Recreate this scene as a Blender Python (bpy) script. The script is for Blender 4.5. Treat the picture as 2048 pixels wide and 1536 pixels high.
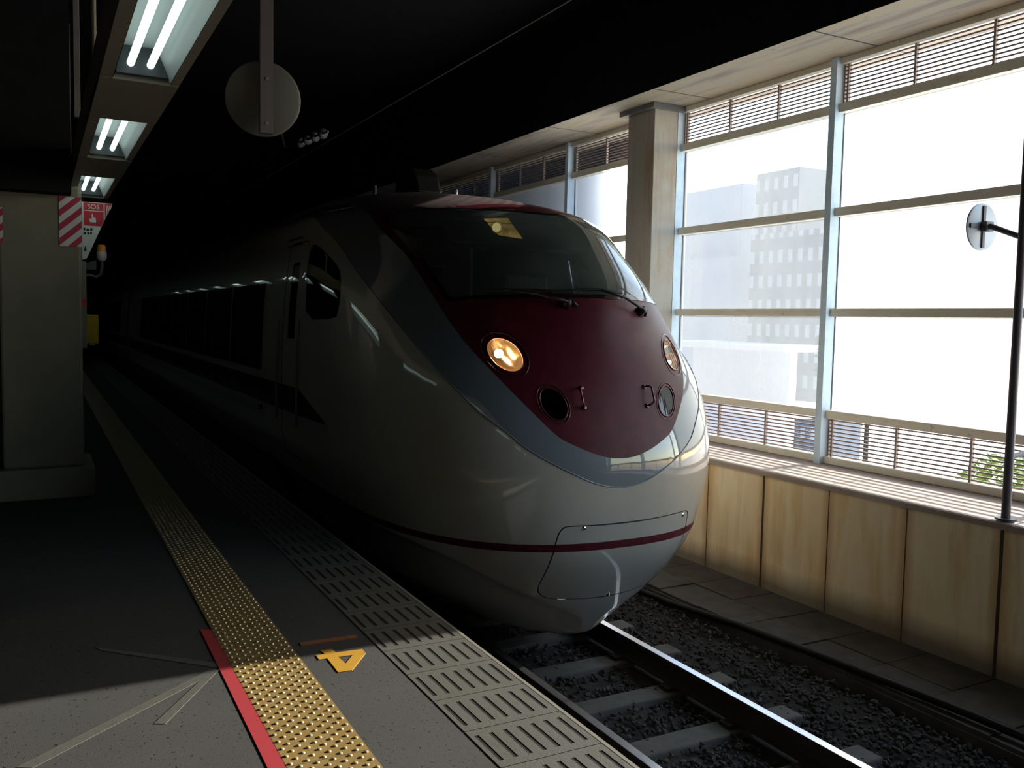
import bpy, bmesh, math, random
import numpy as np
from mathutils import Vector, Matrix
from mathutils.geometry import delaunay_2d_cdt
for o in list(bpy.data.objects): bpy.data.objects.remove(o)
S = bpy.context.scene
C = S.collection
random.seed(5)
# ------------------------------------------------------------------ camera
YAW, PITCH, ROLL, FPX, CAMH = .489885, -.071695, .020188, 1779.07, 1.54
_f = Vector((math.sin(YAW)*math.cos(PITCH), math.cos(YAW)*math.cos(PITCH), math.sin(PITCH)))
_r = Vector((math.cos(YAW), -math.sin(YAW), 0)); _u = _r.cross(_f)
_r2 = math.cos(ROLL)*_r + math.sin(ROLL)*_u; _u2 = -math.sin(ROLL)*_r + math.cos(ROLL)*_u
cd = bpy.data.cameras.new('camera'); cam = bpy.data.objects.new('camera', cd); C.objects.link(cam)
cam.matrix_world = Matrix(((_r2.x, _u2.x, -_f.x, 0), (_r2.y, _u2.y, -_f.y, 0), (_r2.z, _u2.z, -_f.z, CAMH), (0, 0, 0, 1)))
cd.sensor_width = 36; cd.lens = FPX/2048*36; cd.clip_start = .05; cd.clip_end = 600
S.camera = cam
# ------------------------------------------------------------------ sky, sun, exposure
S.view_settings.view_transform = 'Standard'; S.view_settings.look = 'None'
S.view_settings.gamma = 1; S.view_settings.use_curve_mapping = False
S.view_settings.exposure = 0.0
SUNDIR = Vector((-1, .0, -.36)).normalized()
w = bpy.data.worlds.new('world'); S.world = w; w.use_nodes = True
wt = w.node_tree; bg = wt.nodes['Background']
sky = wt.nodes.new('ShaderNodeTexSky'); sky.sky_type = 'NISHITA'; sky.sun_disc = False
sky.sun_elevation = math.radians(19.8); sky.sun_rotation = math.radians(90); sky.air_density = 1.1; sky.dust_density = .8
tint = wt.nodes.new('ShaderNodeMix'); tint.data_type = 'RGBA'; tint.blend_type = 'MULTIPLY'; tint.inputs[0].default_value = 1; tint.inputs[7].default_value = (.95, .975, 1.04, 1)
wt.links.new(sky.outputs[0], tint.inputs[6]); wt.links.new(tint.outputs[2], bg.inputs[0]); bg.inputs[1].default_value = .95
sd = bpy.data.lights.new('sun', 'SUN'); so = bpy.data.objects.new('sun', sd); C.objects.link(so)
so.rotation_euler = SUNDIR.to_track_quat('-Z', 'Y').to_euler(); so.location = (20, 0, 12)
sd.energy = 18; sd.angle = math.radians(.53); sd.color = (1, .93, .82)
S.cycles.max_bounces = 10; S.cycles.diffuse_bounces = 5; S.cycles.transmission_bounces = 8; S.cycles.transparent_max_bounces = 16
S.cycles.sample_clamp_indirect = 6
# ------------------------------------------------------------------ helpers
class NT:
    def __init__(s, name):
        s.m = bpy.data.materials.new(name); s.m.use_nodes = True; s.t = s.m.node_tree
        s.b = s.t.nodes['Principled BSDF']; s.o = s.t.nodes['Material Output']
    def n(s, ty, **kw):
        x = s.t.nodes.new('ShaderNode'+ty)
        for k, v in kw.items(): setattr(x, k, v)
        return x
    def l(s, a, b): s.t.links.new(a, b)
    def m_(s, op, a, b=None, c=None):
        x = s.n('Math', operation=op)
        for i, v in enumerate((a, b, c)):
            if v is None: continue
            if isinstance(v, (int, float)): x.inputs[i].default_value = v
            else: s.l(v, x.inputs[i])
        return x.outputs[0]
    def pos(s):
        if not hasattr(s, '_p'):
            g = s.n('NewGeometry'); q = s.n('SeparateXYZ'); s.l(g.outputs['Position'], q.inputs[0]); s._p = (g.outputs['Position'], q.outputs)
        return s._p
    def noise(s, scale, detail=4, stretch=(1, 1, 1), rough=.6):
        p = s.pos()[0]; mp = s.n('Mapping'); mp.inputs['Scale'].default_value = stretch; s.l(p, mp.inputs[0])
        x = s.n('TexNoise'); x.inputs['Scale'].default_value = scale; x.inputs['Detail'].default_value = detail; x.inputs['Roughness'].default_value = rough
        s.l(mp.outputs[0], x.inputs['Vector']); return x.outputs[0]
    def ramp(s, v, stops):
        r = s.n('ValToRGB'); e = r.color_ramp.elements
        while len(e) < len(stops): e.new(.5)
        for i, (p, c) in enumerate(stops): e[i].position = p; e[i].color = (*c, 1) if len(c) == 3 else c
        s.l(v, r.inputs[0]); return r.outputs[0]
    def mix(s, f, a, b, mode='MIX'):
        x = s.n('Mix', data_type='RGBA', blend_type=mode)
        for sock, v in ((x.inputs['Factor'], f), (x.inputs['A'], a), (x.inputs['B'], b)):
            if isinstance(v, (int, float)): sock.default_value = v
            elif isinstance(v, tuple): sock.default_value = (*v, 1)
            else: s.l(v, sock)
        # colour sockets are 6,7 for RGBA
        for i, v in ((6, a), (7, b)):
            if isinstance(v, tuple): x.inputs[i].default_value = (*v, 1)
            else: s.l(v, x.inputs[i])
        return x.outputs[2]
    def col(s, v):
        if isinstance(v, tuple): s.b.inputs['Base Color'].default_value = (*v, 1)
        else: s.l(v, s.b.inputs['Base Color'])
    def bump(s, h, strength=.3, dist=.01):
        b = s.n('Bump'); b.inputs['Strength'].default_value = strength; b.inputs['Distance'].default_value = dist
        s.l(h, b.inputs['Height']); s.l(b.outputs[0], s.b.inputs['Normal'])
def P(name, col, rough=.5, metal=0, coat=0, var=0, scale=6, spec=.5, bump=0, stretch=(1, 1, 1)):
    n = NT(name); n.b.inputs['Roughness'].default_value = rough; n.b.inputs['Metallic'].default_value = metal
    n.b.inputs['Coat Weight'].default_value = coat; n.b.inputs['Coat Roughness'].default_value = .03; n.b.inputs['Specular IOR Level'].default_value = spec
    n.col(col)
    if var:
        v = n.noise(scale, stretch=stretch)
        n.col(n.ramp(v, [(.3, tuple(c*(1-var) for c in col)), (.7, tuple(min(1, c*(1+var)) for c in col))]))
        if bump: n.bump(v, bump, .01)
    return n.m
def EM(name, col, st):
    n = NT(name); n.b.inputs['Base Color'].default_value = (*col, 1)
    n.b.inputs['Emission Color'].default_value = (*col, 1); n.b.inputs['Emission Strength'].default_value = st; return n.m
def GLASS(name, tint=(.9, .95, .93), refl=.9, tr=.75, rough=.02, dust=0):
    # thin sheet: straight-through tinted transmission with a Fresnel mirror on top
    n = NT(name); t = n.n('BsdfTransparent'); t.inputs[0].default_value = (*[c*tr for c in tint], 1)
    g = n.n('BsdfGlossy'); g.inputs['Roughness'].default_value = rough; g.inputs[0].default_value = (refl, refl, refl, 1)
    f = n.n('Fresnel'); f.inputs[0].default_value = 1.5; mx = n.n('MixShader')
    n.l(f.outputs[0], mx.inputs[0]); n.l(t.outputs[0], mx.inputs[1]); n.l(g.outputs[0], mx.inputs[2]); out = mx.outputs[0]
    if dust:
        d = n.n('BsdfDiffuse'); d.inputs[0].default_value = (.50, .58, .52, 1); m2 = n.n('MixShader'); v = n.noise(2.5, 5); n.l(n.m_('MULTIPLY', v, dust), m2.inputs[0]); n.l(out, m2.inputs[1]); n.l(d.outputs[0], m2.inputs[2]); out = m2.outputs[0]
    n.l(out, n.o.inputs[0]); return n.m
def link(o, parent=None):
    C.objects.link(o)
    if parent is not None: o.parent = parent
    return o
def wloc(o):
    v = Vector((0, 0, 0))
    while o is not None: v += Vector(o.location); o = o.parent
    return v
def tag(o, label=None, cat=None, group=None, kind=None):
    for k, v in (('label', label), ('category', cat), ('group', group), ('kind', kind)):
        if v: o[k] = v
    return o
def empty(name, loc, label, cat, group=None):
    o = bpy.data.objects.new(name, None); o.location = loc; C.objects.link(o); o.empty_display_size = .1
    return tag(o, label, cat, group)
class MB:
    def __init__(s): s.v = []; s.f = []; s.mi = []
    def add(s, vs, fs, mi=0):
        b = len(s.v); s.v += [tuple(v) for v in vs]; s.f += [tuple(b+i for i in f) for f in fs]; s.mi += [mi]*len(fs); return s
    def box(s, x0, x1, y0, y1, z0, z1, mi=0):
        v = [(x, y, z) for z in (z0, z1) for y in (y0, y1) for x in (x0, x1)]
        return s.add(v, [(0, 2, 3, 1), (4, 5, 7, 6), (0, 1, 5, 4), (2, 6, 7, 3), (0, 4, 6, 2), (1, 3, 7, 5)], mi)
    def prism(s, poly, axis, a, b, mi=0):   # poly in the two other axes, counter-clockwise
        n = len(poly)
        def mk(p, t): return {'x': (t, p[0], p[1]), 'y': (p[0], t, p[1]), 'z': (p[0], p[1], t)}[axis]
        v = [mk(p, a) for p in poly] + [mk(p, b) for p in poly]
        return s.add(v, [tuple(range(n))[::-1], tuple(range(n, 2*n))] + [(i, (i+1) % n, n+(i+1) % n, n+i) for i in range(n)], mi)
    def tube(s, pts, r, n=10, mi=0, cap=True):
        pts = [Vector(p) for p in pts]; rr = r if isinstance(r, (list, tuple)) else [r]*len(pts); rings = []
        up = None
        for i, p in enumerate(pts):
            d = (pts[min(i+1, len(pts)-1)]-pts[max(i-1, 0)]).normalized()
            if up is None: up = d.orthogonal().normalized()
            up = (up-d*up.dot(d)).normalized(); q = d.cross(up)
            rings.append([p+(up*math.cos(2*math.pi*k/n)+q*math.sin(2*math.pi*k/n))*rr[i] for k in range(n)])
        v = [x for g in rings for x in g]
        f = [(i*n+k, i*n+(k+1) % n, (i+1)*n+(k+1) % n, (i+1)*n+k) for i in range(len(pts)-1) for k in range(n)]
        if cap: f += [tuple(range(n))[::-1], tuple((len(pts)-1)*n+k for k in range(n))]
        return s.add(v, f, mi)
    def lathe(s, prof, c, ax, n=32, mi=0):  # prof [(radius, height)] about axis ax through c
        c = Vector(c); ax = Vector(ax).normalized(); e1 = ax.orthogonal().normalized(); e2 = ax.cross(e1); v = []
        for r, h in prof:
            for k in range(n):
                a = 2*math.pi*k/n; v.append(c+ax*h+(e1*math.cos(a)+e2*math.sin(a))*r)
        f = [(i*n+k, i*n+(k+1) % n, (i+1)*n+(k+1) % n, (i+1)*n+k) for i in range(len(prof)-1) for k in range(n)]
        return s.add(v, f, mi)
    def obj(s, name, mats, parent=None, origin=None, smooth=False, bevel=0, recalc=True):
        o0 = wloc(parent) if parent is not None else Vector(origin or (0, 0, 0))
        me = bpy.data.meshes.new(name); me.from_pydata([tuple(Vector(v)-o0) for v in s.v], [], s.f)
        for m in (mats if isinstance(mats, (list, tuple)) else [mats]): me.materials.append(m)
        for p, i in zip(me.polygons, s.mi): p.material_index = i
        if recalc:
            bm = bmesh.new(); bm.from_mesh(me); bmesh.ops.recalc_face_normals(bm, faces=bm.faces); bm.to_mesh(me); bm.free()
        o = bpy.data.objects.new(name, me)
        if parent is None: o.location = o0
        link(o, parent)
        if smooth:
            for p in me.polygons: p.use_smooth = True
        if smooth == 'auto': me.set_sharp_from_angle(angle=math.radians(35))
        if bevel:
            b = o.modifiers.new('bevel', 'BEVEL'); b.width = bevel; b.segments = 2; b.limit_method = 'ANGLE'
        return o
def struct(o): o['kind'] = 'structure'; return o
# ------------------------------------------------------------------ materials
M = {}
M['white'] = P('white_car_paint', (.34, .325, .295), .4, coat=1, var=.04, scale=3, spec=.2)
M['grey'] = P('grey_blue_car_paint', (.125, .15, .175), .4, coat=1, var=.03, spec=.2)
M['maroon'] = P('maroon_car_paint', (.066, .0065, .014), .45, coat=.0, spec=.16, var=.25, scale=9)
M['band'] = P('dark_maroon_band', (.022, .008, .012), .35, coat=.5)
M['band2'] = P('grey_band', (.22, .22, .22), .35, coat=.4)
M['roofgrey'] = P('roof_grey', (.10, .10, .10), .6, var=.15)
M['seam'] = P('panel_gap', (.01, .01, .01), .8)
M['black'] = P('black_rubber', (.008, .008, .008), .5, spec=.25)
M['blackgloss'] = P('black_ceramic_border', (.012, .006, .008), .12)
M['lining'] = P('cab_lining', (.022, .024, .022), .8)
M['dash'] = P('dashboard_dark', (.03, .03, .032), .6)
M['chrome'] = P('chrome', (.75, .73, .7), .12, 1)
M['rim'] = P('lamp_rim_maroon_metal', (.13, .05, .055), .2, .7)
M['reflector'] = P('lamp_reflector', (.95, .84, .68), .16, 1)
M['winglass'] = GLASS('windscreen_glass', (.55, .62, .58), 1, .8, dust=.22)
M['sideglass'] = GLASS('dark_side_glass', (.5, .55, .55), 1, .35)
M['strip'] = P('dark_window_strip', (.008, .008, .009), .06)
def lensmat(name, tr, ribs=.35):
    n = NT(name); t = n.n('BsdfTransparent'); t.inputs[0].default_value = (tr, tr, tr*.95, 1)
    g = n.n('BsdfGlossy'); g.inputs['Roughness'].default_value = .05
    wv = n.n('TexWave', bands_direction='X'); wv.inputs['Scale'].default_value = 9; n.l(n.pos()[0], wv.inputs['Vector'])
    b = n.n('Bump'); b.inputs['Strength'].default_value = ribs; b.inputs['Distance'].default_value = .01; n.l(wv.outputs[1], b.inputs['Height']); n.l(b.outputs[0], g.inputs['Normal'])
    mx = n.n('MixShader'); mx.inputs[0].default_value = .14 if tr > .3 else .045; n.l(t.outputs[0], mx.inputs[1]); n.l(g.outputs[0], mx.inputs[2]); n.l(mx.outputs[0], n.o.inputs[0]); return n.m
M['lens'] = lensmat('clear_lamp_lens', .95, 0.02); M['lens_rib'] = lensmat('ribbed_lamp_lens', .6, .5); M['lens_dark'] = lensmat('smoked_lamp_lens', .10, 0.02)
M['bulb'] = EM('warm_filament_bulb', (1, .60, .28), 220)
M['bulb_dim'] = EM('warm_roof_lamp', (1, .78, .38), .75)
def goldglow():
    n = NT('gold_lamp_glow'); v = n.noise(9, 4); n.l(n.ramp(v, [(.3, (.10, .055, .01)), (.55, (.42, .27, .07)), (.75, (.75, .55, .22))]), n.b.inputs['Emission Color']); n.b.inputs['Emission Strength'].default_value = .75; n.b.inputs['Base Color'].default_value = (.2, .13, .04, 1); n.b.inputs['Roughness'].default_value = .2; return n.m
M['goldglow'] = goldglow()  # mottled gold emission, painting the glow of a lit reflector
M['concrete'] = P('concrete', (.30, .29, .27), .9, var=.2, scale=5, bump=.2)
M['sleeper'] = P('sleeper_concrete', (.11, .103, .09), .9, var=.25, scale=9, bump=.3)
M['walk'] = P('walkway_concrete', (.075, .07, .065), .9, var=.3, scale=5, bump=.3)
M['railsteel'] = P('rail_rusty_side', (.035, .025, .02), .8, var=.3, scale=20)
M['railtop'] = P('polished_rail_head', (.85, .86, .9), .30, 1)
M['stone'] = P('ballast_stone', (.055, .047, .04), .9, var=.55, scale=14)
M['bed'] = P('ballast_bed', (.03, .026, .023), 1, var=.5, scale=25, bump=.8)
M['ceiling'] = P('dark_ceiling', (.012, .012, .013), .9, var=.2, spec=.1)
M['column'] = P('painted_column', (.19, .175, .13), .8, var=.12, scale=3, bump=.1)
M['columnr'] = None
M['steelgrey'] = P('grey_steel', (.16, .16, .155), .5, var=.15)
M['darksteel'] = P('dark_steel', (.085, .072, .085), .5)
M['housing'] = P('light_housing_beige', (.22, .20, .15), .5)
M['reflwhite'] = P('white_trough', (.38, .40, .39), .45)
M['tube'] = EM('fluorescent_tube', (.80, 1, .96), 1.7)
M['lampend'] = P('lampholder', (.05, .055, .06), .5)
M['post'] = P('painted_window_post', (.62, .78, .95), .45, var=.08, scale=8)
M['yellowbox'] = P('yellow_box', (.75, .50, .02), .4)
M['signwhite'] = P('sign_white', (.75, .75, .72), .5)
M['signred'] = P('sign_red', (.55, .03, .05), .5)
M['amber'] = P('amber_beacon', (.9, .28, .02), .25)
M['wire'] = P('contact_wire', (.30, .27, .25), .4, .6)
M['insul'] = P('insulator_glaze', (.16, .15, .15), .3)
M['disc'] = P('mirror_back_grey', (.10, .099, .093), .5, var=.04)
M['leaf'] = P('leaf_green', (.16, .24, .04), .8, var=.4, scale=8)
M['leaf2'] = P('tree_green', (.09, .15, .06), .8, var=.4, scale=3)
# transom: cream paint with rust along the edges
def transom():
    n = NT('cream_transom_paint'); v = n.noise(2.2, 5, (1, 1, 6)); r = n.noise(11, 5)
    c = n.ramp(v, [(.3, (.74, .70, .57)), (.6, (.82, .79, .69)), (.8, (.62, .50, .28))])
    k = n.ramp(r, [(.66, (0, 0, 0)), (.74, (1, 1, 1))]); n.col(n.mix(k, c, (.18, .09, .04))); n.b.inputs['Roughness'].default_value = .55; return n.m
M['transom'] = transom()
M['slat'] = P('louvre_slat', (.30, .235, .21), .5, var=.15, scale=9)
def asphalt():
    n = NT('platform_asphalt'); a = n.noise(330, 2); b = n.noise(1.6, 5); p = n.noise(52, 3); w_ = n.noise(150, 2)
    c = n.mix(.45, n.ramp(a, [(.3, (.014, .014, .0135)), (.52, (.04, .039, .037)), (.72, (.075, .073, .069))]), n.ramp(b, [(.3, (.03, .028, .027)), (.7, (.045, .044, .041))]))
    pit = n.ramp(p, [(.33, (1, 1, 1)), (.37, (0, 0, 0))]); c = n.mix(pit, c, (.007, .0065, .006)); c = n.mix(n.ramp(w_, [(.76, (0, 0, 0)), (.80, (1, 1, 1))]), c, (.14, .135, .125)); n.col(c)
    h = n.m_('SUBTRACT', n.m_('MULTIPLY', a, .5), pit); n.bump(h, .5, .006); n.b.inputs['Roughness'].default_value = .85; n.b.inputs['Specular IOR Level'].default_value = .15; return n.m
M['asphalt'] = asphalt()
def joint(n, coord, start, pitch, half):   # 1 on a joint line
    f = n.m_('FRACT', n.m_('ADD', n.m_('DIVIDE', n.m_('SUBTRACT', coord, start), pitch), .5))
    d = n.m_('ABSOLUTE', n.m_('SUBTRACT', f, .5)); return n.m_('LESS_THAN', d, half/pitch)
def edge_tile():
    n = NT('edge_paving_concrete'); (x, y, z) = n.pos()[1]
    j = joint(n, y, 2.912, .2965, .003)
    fx = n.m_('FRACT', n.m_('DIVIDE', n.m_('SUBTRACT', x, 1.383), .0585)); dx = n.m_('ABSOLUTE', n.m_('SUBTRACT', fx, .5))
    tri = n.m_('LESS_THAN', n.m_('FRACT', n.m_('DIVIDE', n.m_('SUBTRACT', fx, .37), .088)), .45)
    inx = n.m_('LESS_THAN', dx, .13)
    fy = n.m_('FRACT', n.m_('DIVIDE', n.m_('SUBTRACT', y, 2.912), .2965)); iny = n.m_('LESS_THAN', n.m_('ABSOLUTE', n.m_('SUBTRACT', fy, .5)), .35)
    lim = n.m_('LESS_THAN', x, 1.790)
    g = n.m_('MULTIPLY', n.m_('MULTIPLY', inx, iny), lim); gl = n.m_('MULTIPLY', g, tri)
    a = n.noise(7, 6); b = n.noise(120, 3)
    c = n.mix(.35, n.ramp(a, [(.3, (.0385, .037, .0296)), (.5, (.0504, .0489, .04)), (.75, (.0407, .0341, .0281))]), n.ramp(b, [(.3, (.0296, .0289, .0244)), (.7, (.0556, .0533, .0444))]))
    low_ = n.m_('LESS_THAN', z, .0022); c = n.mix(n.m_('MULTIPLY', low_, .55), c, (.02, .018, .014)); n.col(c)
    n.bump(b, .35, .004); n.b.inputs['Roughness'].default_value = .65; return n.m
M['edge'] = edge_tile()
def yellow():
    n = NT('yellow_tactile_paving'); (x, y, z) = n.pos()[1]; j = joint(n, y, 3.232, .2965, .002)
    a = n.noise(9, 5); c = n.ramp(a, [(.3, (.137, .0852, .0252)), (.55, (.1741, .1111, .0333)), (.8, (.1481, .1, .037))])
    c = n.mix(j, c, (.03, .02, .008)); n.col(c); n.bump(n.m_('SUBTRACT', 1, j), .5, .004); n.b.inputs['Roughness'].default_value = .5; return n.m
M['yellow'] = yellow()
def paint(name, col, wear):
    n = NT(name); a = n.noise(55, 5); k = n.ramp(a, [(wear-.04, (0, 0, 0)), (wear+.04, (1, 1, 1))]); n.col(n.mix(k, (.0407, .0393, .037), col)); n.b.inputs['Roughness'].default_value = .6; return n.m
M['redline'] = paint('red_floor_line', (.24, .016, .022), .25); M['yellowmark'] = paint('yellow_floor_mark', (.3111, .1593, .0089), .3)
M['orangemark'] = paint('faded_orange_mark', (.1926, .0556, .0148), .42); M['whitemark'] = paint('worn_white_line', (.0556, .0541, .0444), .45)
def wallpanel():
    n = NT('stained_cream_wall_panels'); (x, y, z) = n.pos()[1]
    j = joint(n, y, 3.93, .801, .006); j2 = joint(n, y, 3.93, 2.403, .014)
    st = n.noise(3.2, 6, (1, 1, .16)); big = n.noise(.9, 4)
    c = n.ramp(st, [(.34, (.80, .56, .27)), (.46, (.97, .84, .62)), (.56, (.95, .76, .48)), (.68, (.72, .44, .18))])
    c = n.mix(n.ramp(big, [(.35, (0, 0, 0)), (.7, (.7, .7, .7))]), c, (.84, .64, .35))
    f = n.m_('ABSOLUTE', n.m_('SUBTRACT', n.m_('FRACT', n.m_('ADD', n.m_('DIVIDE', n.m_('SUBTRACT', y, 3.93), .801), .5)), .5))
    nearj = n.m_('MULTIPLY', n.m_('SUBTRACT', 1, n.m_('MINIMUM', n.m_('MULTIPLY', f, 9), 1)), .75)
    c = n.mix(nearj, c, (.52, .26, .08))
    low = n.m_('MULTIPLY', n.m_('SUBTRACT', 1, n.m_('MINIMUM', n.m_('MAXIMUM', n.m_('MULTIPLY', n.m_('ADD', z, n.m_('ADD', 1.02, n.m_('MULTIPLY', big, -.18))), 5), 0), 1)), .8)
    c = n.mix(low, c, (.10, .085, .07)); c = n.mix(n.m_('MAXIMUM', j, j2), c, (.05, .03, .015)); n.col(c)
    n.bump(n.m_('SUBTRACT', 1, j), .5, .01); n.b.inputs['Roughness'].default_value = .7; return n.m
M['panel'] = wallpanel()
def soffit():
    n = NT('weathered_soffit_concrete'); (x, y, z) = n.pos()[1]
    st = n.noise(3.5, 6, (2.2, .22, 1)); sp = n.noise(9, 4, (1, .5, 1)); j = joint(n, y, 5.9, 2.33, .012)
    c = n.ramp(st, [(.28, (.22, .17, .14)), (.5, (.36, .32, .26)), (.62, (.40, .33, .22)), (.8, (.26, .24, .21))])
    c = n.mix(n.ramp(sp, [(.70, (0, 0, 0)), (.76, (1, 1, 1))]), c, (.07, .05, .04)); c = n.mix(j, c, (.05, .045, .04)); n.col(c); n.b.inputs['Roughness'].default_value = .85; return n.m
M['soffit'] = soffit()
def colr():
    n = NT('rust_stained_pillar_paint'); st = n.noise(4, 6, (1, 1, .12)); b = n.noise(2, 4)
    c = n.ramp(st, [(.3, (.35, .335, .30)), (.55, (.42, .40, .35)), (.75, (.33, .21, .10))]); c = n.mix(n.ramp(b, [(.5, (0, 0, 0)), (.75, (.6, .6, .6))]), c, (.35, .20, .09)); n.col(c); n.b.inputs['Roughness'].default_value = .6; return n.m
M['columnr'] = colr()
def sillm():
    n = NT('weathered_sill_concrete'); a = n.noise(6, 5, (1, .4, 1)); n.col(n.ramp(a, [(.3, (.36, .27, .23)), (.7, (.50, .42, .37))])); n.b.inputs['Roughness'].default_value = .8; return n.m
M['sill'] = sillm()
def pane(name, clear, dirt=.25, white=(.31, .34, .355)):
    # weathered glass: dust scatters light through, the clean share shows the view
    n = NT(name); t = n.n('BsdfTransparent'); t.inputs[0].default_value = (.93, .97, .97, 1)
    tl = n.n('BsdfTranslucent'); tl.inputs[0].default_value = (*white, 1); df = n.n('BsdfDiffuse'); df.inputs[0].default_value = (.26, .28, .28, 1)
    m1 = n.n('MixShader'); m1.inputs[0].default_value = .25; n.l(tl.outputs[0], m1.inputs[1]); n.l(df.outputs[0], m1.inputs[2])
    st = n.noise(3.5, 6, (1, 1, .15)); cl = n.noise(2.2, 6)
    f = n.m_('ADD', 1-clear, n.m_('MULTIPLY', n.m_('SUBTRACT', n.m_('ADD', n.m_('MULTIPLY', st, .6), n.m_('MULTIPLY', cl, .4)), .5), dirt))
    m2 = n.n('MixShader'); f = n.m_('MINIMUM', n.m_('MAXIMUM', f, 0), 1); n.l(f, m2.inputs[0]); n.l(t.outputs[0], m2.inputs[1]); n.l(m1.outputs[0], m2.inputs[2]); n.l(m2.outputs[0], n.o.inputs[0]); return n.m
M['pane_hazy'] = pane('dusty_window_glass', .008, .01)
M['pane_dirty_shaded'] = pane('dusty_window_glass_shaded', .12, .3, (.72, .78, .85))  # dusty glass for the sunless bays, brightness put into a paler colour
M['pane_mid'] = pane('streaked_window_glass', .40, .7, (.12, .132, .14))
M['pane_clear'] = pane('clean_window_glass', .94, .05)
# ------------------------------------------------------------------ structure: platform, ceiling, walls
EX = 1.81; TX = 3.53; RZ = -.92
b = MB(); b.box(-7, EX-.43, -6, 60, -.5, 0); b.box(EX-.43, EX-.0, -6, 60, -.5, -.02)
b.box(EX-.30, EX-.12, -6, 60, -1.4, -.5); struct(b.obj('floor', M['asphalt']))
b = MB(); b.box(EX-.428, EX-.012, -6, 40, -.05, -.008)
X0, X1, PT = EX-.428, EX-.012, .2965
for ti in range(-7, 46):
    ya0 = 2.912+ti*PT+.002; yb0 = ya0+PT-.004; g0 = ya0+.044; g1 = yb0-.044; zt = .003
    b.box(X0, X1, ya0, g0, -.01, zt); b.box(X0, X1, g1, yb0, -.01, zt); prevx = X0
    for k in range(7):
        gx = 1.383+.0585*(k+.30); gw = .0172
        b.box(prevx, gx, g0, g1, -.01, zt); prevx = gx+gw
        for r in (1, 2): b.box(gx+gw*r/3-.0013, gx+gw*r/3+.0013, g0, g1, -.01, zt-.0022)
    b.box(prevx, X1, g0, g1, -.01, zt)
b.box(X0, X1, -6, 2.912-7*PT, -.01, .003); b.box(X0, X1, 2.912+46*PT, 40, -.01, .003)
o = b.obj('edge_paving', [M['edge']], recalc=False); tag(o, 'pale grooved concrete paving strip along the platform edge', 'paving')
b = MB(); b.box(EX-.012, EX+.004, -6, 40, -.12, .004); o = b.obj('edge_nosing', P('nosing_concrete', (.1185, .1111, .0889), .6)); tag(o, 'thin pale nosing on the very edge of the platform', 'nosing')
# yellow tactile strip with domes
b = MB(); b.box(.725, 1.018, 1.2, 34, -.01, .004); root = b.obj('tactile_paving', M['yellow']); tag(root, 'yellow dotted tactile paving strip on the platform', 'tactile paving')
b = MB(); n6 = 8
for ti in range(-5, 26):
    y0 = 3.232+ti*.2965
    for r in range(10):
        for c_ in range(5):
            cx = .725+.293*(c_+.27+.46*(r % 2))/5; cy = y0+.2965*(r+.5)/10
            k = len(b.v); vs = []
            for rr, hh in ((.0090, .0035), (.0086, .0062), (.0066, .0084), (.0035, .0093)):
                for q in range(n6): a = 2*math.pi*q/n6; vs.append((cx+rr*math.cos(a), cy+rr*math.sin(a), hh))
            fs = [(i*n6+q, i*n6+(q+1) % n6, (i+1)*n6+(q+1) % n6, (i+1)*n6+q) for i in range(3) for q in range(n6)]+[tuple(3*n6+q for q in range(n6))]
            b.add(vs, fs)
o = b.obj('tactile_dome', P('glint_dome_yellow', (.30, .235, .115), .3, coat=1, spec=.8, var=.05), root, smooth=True, recalc=False); o['kind'] = 'stuff'  # dome yellow lightened to paint in the sun's highlights
# floor paint
def flat(name, polys, mat, label, cat='floor marking', z=.0035, holes=None):
    b = MB(); b2 = b
    for poly in polys: b.prism(poly, 'z', -.004, z)
    o = b.obj(name, mat, origin=(polys[0][0][0], polys[0][0][1], 0)); return tag(o, label, cat)
flat('red_line', [[(.655, 1.2), (.715, 1.2), (.735, 4.42), (.675, 4.45)]], M['redline'], 'red line painted beside the yellow dotted strip')
# the numeral: outer outline minus triangle, built from quads
O_ = [(1.089, 3.832), (1.126, 3.822), (1.185, 3.652), (1.124, 3.656)]
four = [[(1.089, 3.830), (1.303, 3.816), (1.305, 3.872), (1.091, 3.888)], [(1.126, 3.938), (1.131, 3.886), (1.183, 3.882), (1.179, 3.932)],
        [(1.124, 3.655), (1.158, 3.654), (1.183, 3.736), (1.176, 3.824), (1.127, 3.828)], [(1.158, 3.654), (1.186, 3.652), (1.303, 3.818), (1.243, 3.821), (1.183, 3.736)]]
flat('painted_number', four, M['yellowmark'], 'yellow painted number 4 on the platform, upside down from here')
flat('painted_bar', [[(1.062, 4.034), (1.337, 4.024), (1.337, 4.066), (1.063, 4.074)]], M['orangemark'], 'faded orange bar painted above the yellow number')
flat('painted_line', [[(-.091, 3.332), (-.04, 3.305), (.655, 3.885), (.63, 3.919)]], M['whitemark'], 'long worn white line running to the red line', z=.0018)
flat('painted_line', [[(.36, 3.478), (.398, 3.458), (.668, 3.90), (.640, 3.913)]], M['whitemark'], 'short worn white line just left of the red line', z=.0025)
flat('painted_line', [[(.206, 4.416), (.235, 4.35), (.665, 3.93), (.675, 3.99)]], M['whitemark'], 'faint white line in the shade left of the red line', z=.0018)
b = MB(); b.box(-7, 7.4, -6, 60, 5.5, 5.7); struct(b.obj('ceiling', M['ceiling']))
b = MB(); b.box(-7, .25, 7.98, 8.19, 2.475, 5.5); struct(b.obj('beam_shade_box', M['ceiling']))  # added dark box, stands in for the shade on the upper column
b = MB(); b.box(-7.2, -7, -6, 60, -1.4, 5.6); struct(b.obj('wall_left_blocker', M['ceiling']))  # unseen wall, added to keep outside light off the platform
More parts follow.
